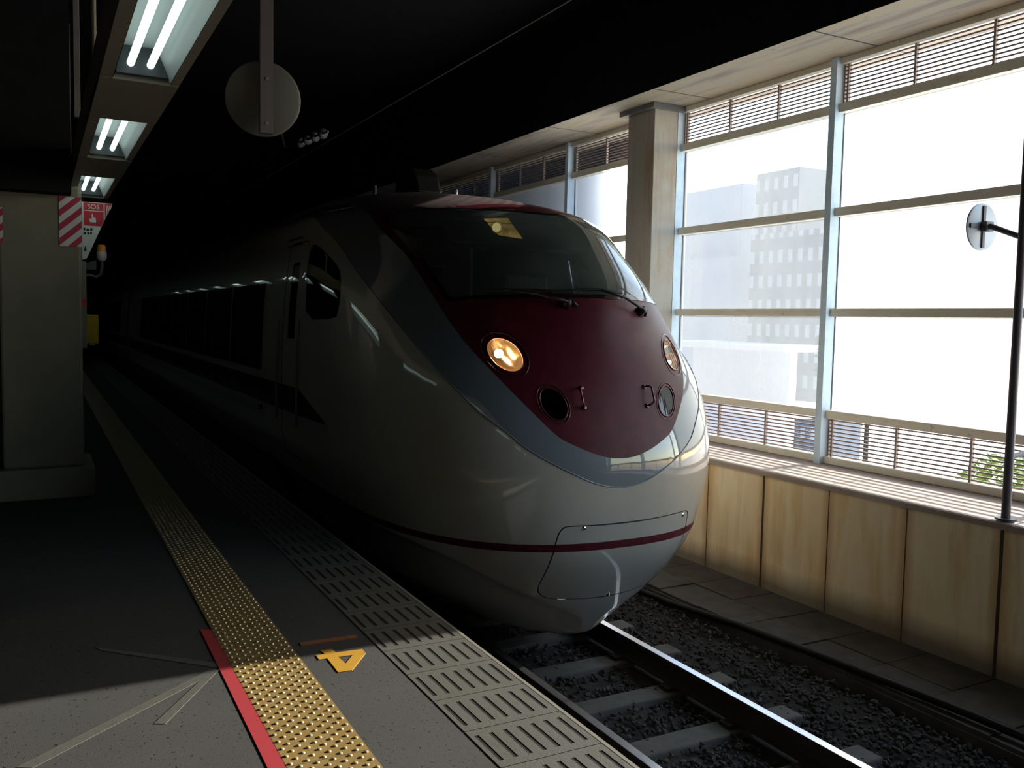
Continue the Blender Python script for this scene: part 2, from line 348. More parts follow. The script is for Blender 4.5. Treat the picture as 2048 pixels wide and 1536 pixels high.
b = MB(); b.box(-7.2, 7, -6.2, -6, -1.6, 5.6); struct(b.obj('wall_back_blocker', M['ceiling']))  # unseen end wall, added so no daylight enters from behind
b = MB(); b.box(-7.2, 7, 60, 60.2, -1.6, 5.6); struct(b.obj('wall_far_blocker', M['ceiling']))  # closing wall, added to keep the far end dark
b = MB(); b.box(6.105, 7.4, -6, 60, 4.144, 5.5); b.mi[4] = 1; struct(b.obj('beam_right', [M['soffit'], M['ceiling']]))  # track-side face gets a dark colour to paint in its shade
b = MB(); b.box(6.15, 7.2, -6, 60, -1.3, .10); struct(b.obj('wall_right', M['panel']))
b = MB(); b.prism([(6.12, .10), (7.2, .10), (7.2, .176), (6.95, .172), (6.13, .15), (6.12, .14)], 'y', -6, 60); struct(b.obj('trim_sill', M['sill']))
# ------------------------------------------------------------------ window wall
KW = 1.077
def far(b):
    b.v = [(x*KW, y*KW, CAMH+(z-CAMH)*KW) for x, y, z in b.v]; return b
PY = [-1.10, 1.24, 3.62, 5.87, 8.12, 10.47, 12.80, 15.13, 17.46, 19.8, 22.1, 24.4, 26.7]
which = {3: 'just left of the mirror pole', 4: 'nearest the mirror pole'}
desc = {2: 'pale steel window post behind the mirror pole', 3: 'pale steel window post between the two brightest bays', 4: 'pale steel window post just right of the concrete pillar', 5: 'pale steel window post just left of the concrete pillar', 6: 'pale steel window post above the train windscreen, farther of two'}
ORD = ['zeroth', 'first', 'second', 'third', 'fourth', 'fifth', 'sixth', 'seventh', 'eighth', 'ninth', 'tenth', 'eleventh']
for i, y in enumerate(PY):
    b = MB(); b.box(6.375, 6.392, y, y+.072, .245, 3.955); b.box(6.392, 6.52, y, y+.012, .255, 3.955); b.box(6.392, 6.52, y+.06, y+.072, .255, 3.955); b.box(6.50, 6.535, y, y+.072, .26, 3.955)
    o = far(b).obj('window_post', M['post'], origin=(7.0, y*KW, .16)); tag(o, desc.get(i, 'pale steel window post near the camera, outside the photo' if i < 2 else f'pale steel window post, {ORD[i-4]} one deeper than the rust-stained pillar'), 'post', 'window posts')
wn = 0
for i in range(len(PY)-1):
    y0, y1 = PY[i]+.072, PY[i+1]; near = y1 < 3.7; wn += 1
    b = MB(); X0, X1 = 6.455, 6.53
    ya = y0-.062
    tz = [(.272, .335), (.692, .767), (1.63, 1.705), (3.47, 3.55), (3.90, 3.957)]
    tz.insert(3, (2.54, 2.62))
    for z0, z1 in tz: b.box(X0-.03, X1, ya, y1+.02, z0, z1)
    root = struct(far(b).obj(f'window_{wn}', M['transom'], origin=(6.49, y0, .27), bevel=.004))
    pm = M['pane_clear'] if i < 2 else M['pane_mid'] if i == 3 else M['pane_hazy'] if i < 3 else M['pane_dirty_shaded']
    zz = sorted(tz)
    for (a0, a1), (b0, b1) in zip(zz[:-1], zz[1:]):
        if a1 < .5 or b0 > 3.7:
            # louvre bank: horizontal slats with a few vertical bars
            q = MB(); nn = 10; h = (b0-a1)
            for s_ in range(nn):
                z = a1+h*(s_+.5)/nn; q.box(6.486, 6.498, y0, y1, z-.0068, z+.0068)
            for t in ([.03, .35, .69] if a1 < .5 else [.03, .35, .69]):
                yy = y1-.06-(y1-y0)*t if False else y1-(y1-y0)*(1-t)*.0-(y1-y0)*{.03: .02, .35: .34, .69: .66}[t]; q.box(6.470, 6.500, yy-.010, yy+.010, a1, b0)
            q.box(6.47, 6.50, y1-.012, y1, a1, b0)
            far(q).obj('louver', M['slat'], root)
        else:
            q = MB(); q.add([(6.5, y0-.01, a1-.01), (6.5, y1+.01, a1-.01), (6.5, y1+.01, b0+.01), (6.5, y0-.01, b0+.01)], [(0, 1, 2, 3)]); far(q).obj('pane', pm, root)
            g = MB(); g.box(6.488, 6.512, y0-.006, y0+.006, a1, b0); g.box(6.488, 6.512, y1-.006, y1+.002, a1, b0); far(g).obj('gasket', M['darksteel'], root)
# solid walls past the windows; the near one is added to cut light
b = MB(); b.box(6.9, 7.2, -6, -1.2, .17, 4.144); struct(b.obj('wall_right_near_blocker', M['ceiling']))
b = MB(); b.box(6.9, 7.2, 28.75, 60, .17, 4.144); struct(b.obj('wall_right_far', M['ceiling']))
# rust-stained pillar
root = empty('concrete_pillar', (6.7, 9.0, .17), 'rust-stained square pillar beside the track wall, behind the train nose', 'pillar')
b = MB(); b.box(6.05, 6.37, 8.12, 8.62, .27, 3.93); far(b); b.obj('shaft', M['columnr'], root, bevel=.008)
b = MB(); b.box(5.98, 6.44, 8.05, 8.70, 3.90, 3.955); far(b); b.obj('cap_plate', M['steelgrey'], root)
# ------------------------------------------------------------------ track bed
b = MB(); b.box(EX-.2, 6.3, -6, 60, -1.5, -1.13); struct(b.obj('ground_trackbed', M['bed']))
b = MB(); ph = (1+5**.5)/2
ico = [Vector(v).normalized() for v in [(-1, ph, 0), (1, ph, 0), (-1, -ph, 0), (1, -ph, 0), (0, -1, ph), (0, 1, ph), (0, -1, -ph), (0, 1, -ph), (ph, 0, -1), (ph, 0, 1), (-ph, 0, -1), (-ph, 0, 1)]]
icf = [(0, 11, 5), (0, 5, 1), (0, 1, 7), (0, 7, 10), (0, 10, 11), (1, 5, 9), (5, 11, 4), (11, 10, 2), (10, 7, 6), (7, 1, 8), (3, 9, 4), (3, 4, 2), (3, 2, 6), (3, 6, 8), (3, 8, 9), (4, 9, 5), (2, 4, 11), (6, 2, 10), (8, 6, 7), (9, 8, 1)]
for _ in range(15000):
    y = 2.3+random.random()**1.5*8.5; x = 1.75+random.random()*3.40; r = random.uniform(.011, .023)
    if abs(x-4.06) < .1 or abs(x-2.99) < .1: continue
    z = -1.13+random.uniform(0, .035)+(.03 if x > 4.6 else 0); R = Matrix.Rotation(random.random()*6.3, 3, Vector((random.random()-.5, random.random()-.5, random.random())).normalized())
    sc = Vector((random.uniform(.8, 1.5), random.uniform(.7, 1.1), random.uniform(.5, .9)))
    b.add([Vector((x, y, z))+R @ Vector((v.x*sc.x, v.y*sc.y, v.z*sc.z))*r*random.uniform(.85, 1.1) for v in ico], icf)
o = b.obj('ballast', M['stone'], recalc=False); o.location = (0, 0, 0); tag(o, 'dark crushed stone ballast between and beside the rails', 'ballast', kind='stuff')
def railprof(cx):
    h = RZ; return [(cx-.0635, h-.153), (cx+.0635, h-.153), (cx+.0635, h-.142), (cx+.012, h-.122), (cx+.009, h-.042), (cx+.0325, h-.032), (cx+.0325, h-.006), (cx+.024, h), (cx-.024, h), (cx-.0325, h-.006), (cx-.0325, h-.032), (cx-.009, h-.042), (cx-.012, h-.122), (cx-.0635, h-.142)]
for cx, lb in ((4.06, 'steel rail with a shining head nearest the track wall'), (2.99, 'steel rail under the platform edge, hidden by the train')):
    b = MB(); b.prism(railprof(cx), 'y', -6, 60); o = b.obj('rail', M['railsteel'], origin=(cx, 0, -1.073)); tag(o, lb, 'rail', 'rails')
    b = MB(); b.box(cx-.028, cx+.028, -6, 60, RZ-.004, RZ+.0008); b.obj('rail_head', M['railtop'], o)
for k in range(-3, 44):
    y = 3.66+k*.645
    b = MB(); pr = [(y-.13, -1.23), (y+.13, -1.23), (y+.095, -1.085), (y-.095, -1.085)]
    b.prism(pr, 'x', 2.50, 4.53)
    bb = MB()
    for v in range(8):
        pass
    nm = 'sleeper'; o = b.obj(nm, M['sleeper'], origin=(3.52, y, -1.2), bevel=.012)
    tag(o, 'concrete sleeper in the open track ahead of the train' if k < 2 and k > -3 else 'concrete sleeper in the dark ballast', 'sleeper', 'concrete sleepers ahead of the train' if k < 2 and k > -3 else 'concrete sleepers along the track')
    if -3 < k < 6:
        for xa in (3.92, 4.13):
            q = MB(); q.box(xa, xa+.07, y-.05, y+.05, -1.087, -1.06); q.obj('rail_clip', M['railsteel'], o)
b = MB()
for k in range(-12, 40):
    y = 3.9+k*.56*1.0; b.box(5.22, 5.64, y+.004, y+.556, -1.10, -1.0+random.uniform(-.006, .006)); b.box(5.65, 6.146, y+.004, y+.556, -1.10, -1.0+random.uniform(-.004, .004))
b.box(5.2, 6.148, -6, 60, -1.2, -1.03); o = b.obj('cable_trough', M['walk'], bevel=.004); tag(o, 'dark concrete cable trough walkway along the foot of the wall', 'walkway')
b = MB(); b.tube([(5.34, 2.0, -1.02+.06), (5.30, 3.5, -1.01+.06), (5.25, 4.6, -1.02+.05), (5.20, 5.6, -1.0), (5.12, 6.4, -1.04), (5.08, 7.4, -1.06), (5.1, 12, -1.07)], .03, 12); o = b.obj('cable', M['black'], smooth=True, origin=(5.2, 4, -1.05)); tag(o, 'thick black cable lying on the edge of the walkway', 'cable')
# ------------------------------------------------------------------ train surface
ZK = [-.78, -.44, .02, .5, 1.0, 1.35, 1.7, 2.1, 2.4, 2.6, 2.75, 2.9]
PV = [5.429, 5.187, 4.961, 4.971, 5.076, 5.2, 5.32, 5.737, 6.242, 7.065, 8.033, 9.145, 1.29, 2.465, 1.935, 2.868, 1.598, 1.667, 3.386, 2.721, 1.973, 2.059, 2.49, 1.70, 2.311, .70, 1.146, 1.36, 1.39, 1.33, 1.05, .82]
def pchip(x, y):
    x = np.array(x, float); y = np.array(y, float); h = np.diff(x); d = np.diff(y)/h; m = np.zeros(len(x))
    for i in range(1, len(x)-1):
        if d[i-1]*d[i] > 0:
            w1 = 2*h[i]+h[i-1]; w2 = h[i]+2*h[i-1]; m[i] = (w1+w2)/(w1/d[i-1]+w2/d[i])
    m[0] = d[0]; m[-1] = d[-1]
    def f(q):
        q = np.clip(q, x[0], x[-1]); i = np.clip(np.searchsorted(x, q)-1, 0, len(x)-2); t = (q-x[i])/h[i]
        return (1+2*t)*(1-t)**2*y[i]+t*(1-t)**2*h[i]*m[i]+t*t*(3-2*t)*y[i+1]+t*t*(t-1)*h[i]*m[i+1]
    return f
fY0 = pchip(ZK, PV[:12]); fL = pchip([-.78, .02, 1.0, 1.9, 2.9], PV[12:17]); fp = pchip([-.78, .3, 1.7, 2.9], PV[17:21]); fq = pchip([-.78, .3, 1.7, 2.9], PV[21:25])
fW = pchip(ZK, PV[25:28]+[1.47, 1.47, 1.46, 1.44]+PV[28:32]+[0])
lipx = pchip([0, .10, .38, .74, 1.03, 1.28, 1.6], [-.745, -.605, -.454, -.271, -.116, -.03, .0])
def width(y, z):
    t = np.clip((y-fY0(z))/fL(z), 0, 1); return fW(z)*np.maximum(1-(1-t)**fp(z), 0)**(1/fq(z))
def inside(Pn):
    x, y, z = Pn[..., 0], Pn[..., 1], Pn[..., 2]; r = width(y, z)-np.abs(x)
    d = np.clip((lipx(np.abs(x))-z)/.028, 0, 1); r = r-.075*d*d*(3-2*d)*np.clip((np.abs(x)-.02)/.12, 0, 1)
    r = np.where(z > 2.9, -1, r); r = np.where(y < fY0(z), -1, r); return np.where(z < -.78, -1, r)
ZC = .9
def phi(t): return t*math.pi/2
def ya(t): return 6.4+3.0*np.power(t, 1.5)
def surf(uv):   # domain points -> surface points (x centred on the car)
    uv = np.atleast_2d(np.asarray(uv, float)); t = np.clip(np.hypot(uv[:, 0], uv[:, 1]), 0, 1); th = np.arctan2(uv[:, 1], uv[:, 0])
    D = np.stack([np.sin(phi(t))*np.cos(th), -np.cos(phi(t)), np.sin(phi(t))*np.sin(th)], 1); A = np.stack([0*t, ya(t), 0*t+ZC], 1)
    lo = np.zeros(len(t)); hi = np.full(len(t), 3.2)
    for _ in range(34):
        mid = (lo+hi)/2; ins = inside(A+D*mid[:, None]) > 0; lo = np.where(ins, mid, lo); hi = np.where(ins, hi, mid)
    return A+D*lo[:, None]
def inv(p):
    x, y, z = p; lo, hi = 0., 1.
    for _ in range(40):
        m = (lo+hi)/2
        if math.atan2(math.hypot(x, z-ZC), -(y-float(ya(m)))) > phi(m): lo = m
        else: hi = m
    th = math.atan2(z-ZC, x); return (lo*math.cos(th), lo*math.sin(th))
def dense(pts, n=6):
    k = np.arange(len(pts)); f = [pchip(k, [p[i] for p in pts]) for i in range(3)]; q = np.linspace(0, len(pts)-1, (len(pts)-1)*n+1); return np.stack([g(q) for g in f], 1)
def mirror(pts, centre): return list(pts)+[centre]+[(-x, y, z) for x, y, z in pts[::-1]]
maroonL = [(-.70, 9.4, 2.80), (-.88, 8.4, 2.70), (-1.06, 7.45, 2.48), (-1.09, 6.902, 2.263), (-1.031, 6.479, 2.032), (-.979, 5.912, 1.625), (-.89, 5.627, 1.358), (-.785, 5.373, 1.156), (-.618, 5.154, .923), (-.459, 5.054, .757), (-.37, 5.03, .712), (-.272, 5.003, .667), (-.18, 4.99, .636), (-.09, 4.985, .615)]
greyL = [(-1.12, 9.4, 2.56), (-1.17, 8.9, 2.52), (-1.24, 8.2, 2.42), (-1.307, 7.70, 2.30), (-1.294, 7.40, 2.176), (-1.278, 7.111, 2.012), (-1.269, 6.777, 1.843), (-1.242, 6.441, 1.66), (-1.171, 6.025, 1.411), (-1.081, 5.627, 1.163), (-.941, 5.33, .929), (-.802, 5.193, .802), (-.702, 5.117, .704), (-.475, 5.019, .565), (-.36, 4.99, .508), (-.26, 4.98, .464), (-.17, 4.97, .434), (-.08, 4.965, .416)]
maroonC = dense(mirror(maroonL, (0, 4.98, .608))); greyC = dense(mirror(greyL, (0, 4.965, .411)))
wsL = [(-.10, 6.22, 2.405), (-.45, 6.37, 2.41), (-.75, 6.63, 2.41), (-1.045, 7.0, 2.36), (-1.04, 6.75, 2.25), (-.995, 6.38, 2.02), (-.945, 5.91, 1.685), (-.93, 5.88, 1.66), (-.774, 5.706, 1.683), (-.568, 5.535, 1.697), (-.349, 5.404, 1.705), (-.10, 5.32, 1.708)]
def dpoly(pts, n=4, closed=True):
    q = list(pts)+([pts[0]] if closed else []); out = []
    for a, b_ in zip(q[:-1], q[1:]):
        for k in range(n): out.append(tuple(a[i]+(b_[i]-a[i])*k/n for i in range(3)))
    if not closed: out.append(q[-1])
    return out
ws = wsL+[(-x, y, z) for x, y, z in wsL[::-1]]
ws = [((x*.965 if x > 0 else x), y, z) for x, y, z in ws]
def chaikin(p, n=2):
    for _ in range(n): p = [tuple(a[i]*(1-t)+b_[i]*t for i in range(3)) for a, b_ in zip(p, p[1:]+p[:1]) for t in (.25, .75)]
    return p
def dom(pts): return [inv(p) for p in pts]
def shrink(poly, d):   # inset a surface polygon about its own edges, in world metres (x,y,z interpolated to centroid per vertex)
    c = np.mean(np.array(poly), 0); out = []
    for p in poly:
        v = c-np.array(p); L = np.linalg.norm(v); out.append(tuple(np.array(p)+v/L*min(d, L*.5)))
    return out
wsD = dpoly(ws); wsI = dpoly(shrink(ws, .045))
swL = [(-1.36, 7.93, 2.174), (-1.345, 7.76, 2.163), (-1.334, 7.475, 2.057), (-1.327, 7.237, 1.958), (-1.34, 7.111, 1.863), (-1.37, 7.02, 1.72), (-1.396, 6.976, 1.605), (-1.419, 6.98, 1.512), (-1.453, 7.76, 1.504), (-1.42, 7.85, 1.8), (-1.39, 7.93, 1.97)]
def lift(pts): return [(math.copysign(float(width(y, z)), x), y, z) for x, y, z in pts]
def mir(pts): return [(-x, y, z) for x, y, z in pts[::-1]]
swL = chaikin(lift(swL), 1)
doorO = lift([(-1, 8.60, .22), (-1, 8.60, 2.16), (-1, 8.54, 2.22), (-1, 8.03, 2.22), (-1, 7.97, 2.16), (-1, 7.97, .22)])
doorI = lift([(-1, 8.588, .232), (-1, 8.588, 2.155), (-1, 8.53, 2.208), (-1, 8.04, 2.208), (-1, 7.982, 2.155), (-1, 7.982, .232)])
doorW = lift([(-1, 8.40, 1.33), (-1, 8.40, 2.00), (-1, 8.37, 2.03), (-1, 8.18, 2.03), (-1, 8.15, 2.0), (-1, 8.15, 1.33)])
hO = [(-.42, 5, .178), (0, 4.962, .170), (.39, 4.99, .178), (.62, 5.06, .182), (.672, 5.08, .165), (.672, 5.1, .11), (.64, 5.15, -.10), (.55, 5.24, -.33), (.47, 5.25, -.392), (.23, 5.188, -.407), (0, 5.175, -.417), (-.227, 5.188, -.407), (-.40, 5.238, -.398), (-.47, 5.25, -.375), (-.525, 5.232, -.31), (-.515, 5.1, -.1), (-.503, 5.033, .03), (-.488, 5.02, .11), (-.465, 5.01, .155)]
hO = chaikin(hO); hI = shrink(hO, .010)
yy = [9.4, 8.5, 7.8, 7.2, 6.8, 6.4, 6.1, 5.85, 5.65, 5.5, 5.35, 5.22, 5.12, 5.04, 5.0, 4.975]
def zline(z, flip=1): return [(-float(width(y, z)), y, z) for y in yy if width(y, z) > .05]
def full(z): L = zline(z); return L+[(0, float(fY0(z)), z)]+mir(L)
st0 = dense(full(-.008), 3); st1 = dense(full(.046), 3)
band1 = lift([(-1, 9.4, .885), (-1, 7.95, .885), (-1, 7.78, .84), (-1, 7.03, .655), (-1, 8.0, .64), (-1, 9.4, .64)])
band2 = lift([(-1, 9.4, .64), (-1, 8.0, .64), (-1, 7.03, .655), (-1, 6.82, .53), (-1, 7.6, .53), (-1, 9.4, .53)])
def yfront(x, z):
    a = min(abs(x)/float(fW(z)), 1); return float(fY0(z))+float(fL(z))*(1-max(1-a**float(fq(z)), 0)**(1/float(fp(z))))
def ray_on(p):    # nearest surface point for a rough point
    return surf([inv(p)])[0]
def normal_at(p):
    u = inv(p); e = 2e-3; a = surf([(u[0]+e, u[1]), (u[0]-e, u[1]), (u[0], u[1]+e), (u[0], u[1]-e)]); n = np.cross(a[0]-a[1], a[2]-a[3]); n /= np.linalg.norm(n)
    if n[1] > 0: n = -n
    return Vector(n)
# lamp outlines are ovals in front view: centre x, z, semi axes, lean of the long axis, rim factor, lit
lamps = [(-.708, 1.302, .095, .115, -.42, 1.33, 1), (.708, 1.302, .095, .115, .42, 1.33, 1), (-.472, .982, .083, .112, -.45, 1.2, 0), (.472, .982, .083, .112, .45, 1.2, 0)]
LP = []
def oval(cx, cz, a, b_, lean, f, n=40):
    out = []
    for k in range(n):
        t = 2*math.pi*k/n; u = a*f*math.cos(t); v = b_*f*math.sin(t); x = cx+u*math.cos(lean)+v*math.sin(lean); z = cz-u*math.sin(lean)+v*math.cos(lean); out.append((x, yfront(x, z), z))
    return out
for (cx, cz, a, b_, lean, rf, lit) in lamps:
    c = Vector((cx, yfront(cx, cz), cz)); LP.append((c, normal_at(c), oval(cx, cz, a, b_, lean, 1), oval(cx, cz, a, b_, lean, rf), lit))
sec_z = [-.78, -.6, -.44, -.3, -.15, -.008, .046, .2, .35, .53, .64, .76, .885, .97, 1.1, 1.3, 1.5, 1.7, 1.87, 1.98, 2.1, 2.22, 2.32, 2.42, 2.5, 2.56, 2.62, 2.68, 2.73, 2.775, 2.81, 2.84, 2.865]
secL = [(-float(width(9.4, z)), 9.4, z) for z in sec_z]; secTop = [(x, 9.4, float(surf([inv((x, 9.4, 2.88))])[0][2])) for x in (-.3, -.15, 0, .15, .3)]
sec = secL+secTop+[(-x, y, z) for x, y, z in secL[::-1]]
SEC = [inv(p) for p in sec]; SEC = [(u/math.hypot(u, v), v/math.hypot(u, v)) for u, v in SEC]
pts = []; edges = []
def addline(dm, closed):
    b0 = len(pts); pts.extend(dm); n = len(dm); edges.extend([(b0+i, b0+i+1) for i in range(n-1)])
    if closed: edges.append((b0+n-1, b0))
addline(SEC, True)
polys = {}
for nm, pl in dict(ws=wsD, wsi=wsI, swL=dpoly(swL), swR=dpoly(mir(swL)), dOL=dpoly(doorO, 8), dOR=dpoly(mir(doorO), 8), dIL=dpoly(doorI, 8), dIR=dpoly(mir(doorI), 8), dWL=dpoly(doorW), dWR=dpoly(mir(doorW)), hO=dpoly(hO), hI=dpoly(hI), **{f'lamp{i}': p[3] for i, p in enumerate(LP)}, **{f'lens{i}': p[2] for i, p in enumerate(LP)}).items():
    polys[nm] = dom(pl); addline(polys[nm], True)
def openline(cv):
    d = dom(cv); d = [(u/max(1, math.hypot(u, v)/.99999), v/max(1, math.hypot(u, v)/.99999)) for u, v in d]; addline(d, False); return d
mD = openline([tuple(p) for p in maroonC]); gD = openline([tuple(p) for p in greyC]); s0D = openline([tuple(p) for p in st0]); s1D = openline([tuple(p) for p in st1])
for nm, bd in (('b1', band1), ('b2', band2)):
    for sfx, q in (('L', bd), ('R', mir(bd))):
        pd = dom(dpoly(q, 6)); pd = [(u/max(1, math.hypot(u, v)/.99999), v/max(1, math.hypot(u, v)/.99999)) for u, v in pd]; polys[nm+sfx] = pd; addline(pd, True)
polys['mar'] = mD+[(mD[-1][0]*1.1, mD[-1][1]*1.1), (0, 1.3), (mD[0][0]*1.1, mD[0][1]*1.1)]
polys['gry'] = gD+[(gD[-1][0]*1.1, gD[-1][1]*1.1), (0, 1.4), (gD[0][0]*1.1, gD[0][1]*1.1)]
polys['st'] = s0D+[(1.05*u, 1.05*v) for u, v in (s0D[-1], s1D[-1])]+s1D[::-1]+[(1.05*u, 1.05*v) for u, v in (s1D[0], s0D[0])]
for dz in (0, -.028):
    L = []
    for xx in np.linspace(-1.36, 1.36, 90):
        zz = float(lipx(abs(xx)))+dz
        if zz < -.76: continue
        ax = abs(xx); W_ = float(fW(zz))
        if ax > W_*.995: continue
        yq = float(fY0(zz))+float(fL(zz))*(1-max(1-(ax/W_)**float(fq(zz)), 0)**(1/float(fp(zz)))); L.append((xx, yq, zz))
    for seg in ([p for p in L if p[0] < 0], [p for p in L if p[0] > 0]): addline(dom(seg), False)
NR = 74
for i in range(NR):
    t = (i+.5)/NR
    if t > .985: break
    m = max(6, int(210*max(math.sin(phi(t)), .04)))
    for j in range(m):
        a = 2*math.pi*(j+.5*(i % 2))/m; pts.append((t*math.cos(a), t*math.sin(a)))
vo, eo, fo, _, _, _ = delaunay_2d_cdt([Vector(p) for p in pts], edges, [], 0, 1e-5)
V2 = np.array([(v.x, v.y) for v in vo]); F = np.array([f[:] for f in fo]); cen = V2[F].mean(1)
V3 = surf(V2)
edge_mask = np.hypot(V2[:, 0], V2[:, 1]) > .9995
def pip(P2, poly):
    x, y = P2[:, 0], P2[:, 1]; r = np.zeros(len(P2), bool); n = len(poly)
    for i in range(n):
        x0, y0 = poly[i]; x1, y1 = poly[(i+1) % n]; c = ((y0 > y) != (y1 > y)) & (x < (x1-x0)*(y-y0)/((y1-y0) or 1e-12)+x0); r ^= c
    return r
IN = {k: pip(cen, v) for k, v in polys.items()}
c3 = V3[F].mean(1); bottom = c3[:, 2] < -.777
fn = np.cross(V3[F[:, 1]]-V3[F[:, 0]], V3[F[:, 2]]-V3[F[:, 0]]); vn = np.zeros_like(V3)
for k in range(3): np.add.at(vn, F[~bottom][:, k], fn[~bottom])
outw = c3-np.array([0, 8.0, .9]); sgn = np.sign((fn*outw).sum(1)); 
if np.median(sgn) < 0: F = F[:, ::-1]; vn = -vn; fn = -fn
vn /= np.maximum(np.linalg.norm(vn, axis=1), 1e-9)[:, None]
TROOT = empty('train', (TX, 5.2, RZ), 'white express train with maroon nose, grey sweep and lit headlights at the platform', 'train')
TO = np.array([0, 5.2, RZ])
def patch(name, mask, mats, mi=None, parent=None, off=0.0, extra=None):
    f = F[mask]; ids, inv_ = np.unique(f, return_inverse=True); f2 = inv_.reshape(-1, 3); v = V3[ids]+vn[ids]*off-TO
    me = bpy.data.meshes.new(name); me.from_pydata(v.tolist(), [], f2.tolist())
    for m in mats: me.materials.append(m)
    if mi is not None: me.polygons.foreach_set('material_index', mi[mask].astype(np.int32))
    for p in me.polygons: p.use_smooth = True
    me.normals_split_custom_set_from_vertices(vn[ids].tolist())
    o = bpy.data.objects.new(name, me); link(o, parent or TROOT); return o
mi = np.zeros(len(F), int)
mi[IN['gry']] = 1; mi[IN['mar']] = 2
top = (c3[:, 2] > 2.62) & (c3[:, 1] > 8.3) & ~IN['mar']; mi[top] = 5; mi[IN['mar'] & (c3[:, 1] > 6.55) & (c3[:, 2] > 2.42)] = 7
mi[IN['b1L'] | IN['b1R']] = 3; mi[IN['b2L'] | IN['b2R']] = 4; mi[IN['st']] = 2
PAINT = [M['white'], M['grey'], M['maroon'], M['band'], M['band2'], M['roofgrey'], M['seam'], P('weathered_maroon_roof', (.055, .028, .028), .7, var=.35, scale=7)]
lampm = IN['lamp0'] | IN['lamp1'] | IN['lamp2'] | IN['lamp3']
wsm = IN['ws']; sw = IN['swL'] | IN['swR']; dO = IN['dOL'] | IN['dOR']; dI = IN['dIL'] | IN['dIR']; dW = IN['dWL'] | IN['dWR']
hOm = IN['hO'] & ~lampm; hIm = IN['hI']
shell = ~bottom & ~lampm & ~wsm & ~sw & ~dO & ~hOm
patch('nose_shell', shell, PAINT, mi)
patch('windshield', IN['wsi'] & wsm, [M['winglass']])
patch('windshield_frame', wsm & ~IN['wsi'], [M['blackgloss']], off=.003)
o = patch('coupler_hatch', hIm, PAINT, mi); HATCH = o
patch('hatch_seam', hOm & ~hIm, [M['seam']], off=-.004)
for s_ in 'LR':
    patch('side_window', IN['sw'+s_], [M['sideglass']], off=-.004)
    d = patch('cab_door', IN['dI'+s_] & ~IN['dW'+s_], PAINT, mi, off=-.003); patch('door_window', IN['dW'+s_], [M['strip']], parent=d, off=-.006)
    patch('door_seam', IN['dO'+s_] & ~IN['dI'+s_], [M['seam']], off=-.010)
patch('cab_lining', ~bottom & ~lampm & ~wsm & ~sw & ((c3[:, 1] > 5.75) | (c3[:, 2] < 1.7)) & (c3[:, 2] > .3) | (dO & ~dW & False), [M['lining']], off=-.05)
def TL(p): return (p[0]+TX, p[1], p[2])
def tmesh(b, name, mat, parent=None, **k):
    b.v = [TL(v) for v in b.v]; return b.obj(name, mat, parent or TROOT, **k)
# straight body behind the nose, with window strip panels
def body(y0, y1, parent, win, first):
    b = MB(); ys = sorted(set([y0, y1]+[t for w_ in win for t in w_])); n = len(sec); base = {}
    for i in range(len(ys)-1):
        for j in range(n-1):
            a, c_ = sec[j], sec[j+1]; z = (a[2]+c_[2])/2; x = (a[0]+c_[0])/2
            m = 0
            if z > 2.56: m = 5
            elif .64 < z < .885: m = 3
            elif .53 < z < .64: m = 4
            elif -.008 < z < .046: m = 2
            if first and ys[i] < 9.9 and z > 2.8: m = 5
            b.add([(a[0], ys[i], a[2]), (c_[0], ys[i], c_[2]), (c_[0], ys[i+1], c_[2]), (a[0], ys[i+1], a[2])], [(0, 1, 2, 3)], m)
    for yy_ in ((y1,) if first else (y0, y1)):
        b.add([(p[0], yy_, p[2]) for p in sec], [tuple(range(n))], 5)
    b.v = [TL(v) for v in b.v]
    bm_ = b.obj('car_body', PAINT, parent, smooth=True, recalc=False)
    bm = bmesh.new(); bm.from_mesh(bm_.data); bmesh.ops.remove_doubles(bm, verts=bm.verts, dist=1e-4); bmesh.ops.recalc_face_normals(bm, faces=bm.faces); bm.to_mesh(bm_.data); bm.free(); bm_.data.set_sharp_from_angle(angle=math.radians(60))
    for (w0, w1) in win:
        for sg in (-1, 1):
            q = MB(); L = [p for p in sec if p[0] < 0 and .96 < p[2] < 1.88]
            for off in (0.004,):
                for j in range(len(L)-1):
                    a, c_ = L[j], L[j+1]; q.add([(sg*(-a[0]+off), w0, a[2]), (sg*(-c_[0]+off), w0, c_[2]), (sg*(-c_[0]+off), w1, c_[2]), (sg*(-a[0]+off), w1, a[2])], [(0, 1, 2, 3)])
            q.v = [TL(v) for v in q.v]; q.obj('passenger_window', M['strip'], parent, recalc=False)
body(9.4, 24.9, TROOT, [(9.44, 11.15), (11.22, 13.0), (13.07, 14.8), (14.87, 16.6), (16.67, 18.4), (18.47, 20.2), (20.27, 21.9)], True)
q = MB(); q.box(-1.2, 1.2, 24.9, 25.5, -.3, 2.6); tmesh(q, 'gangway', M['black'])
for y in (8.9, 11.0, 21.0, 23.1):
    q = MB()
    for sx in (-.56, .56):
        q.lathe([(0, -.06), (.43, -.06), (.43, .0), (.41, .06), (0, .06)], (sx-.03, y, RZ+.43), (1, 0, 0), 28)
    q.tube([(-.7, y, RZ+.43), (.7, y, RZ+.43)], .08, 12); tmesh(q, 'wheelset', M['railsteel'], smooth='auto')
q = MB(); q.box(-.95, .95, 8.3, 11.6, RZ+.35, RZ+.7); q.box(-.95, .95, 20.4, 23.7, RZ+.35, RZ+.7); q.box(-1.2, 1.2, 12.6, 19.6, RZ+.3, -.35); tmesh(q, 'underframe', M['black'])
T2 = empty('train', (TX, 25.5, RZ), 'second train car coupled behind, deep in the dark', 'train')
body(25.5, 46, T2, [(27.5, 43.5)], False)
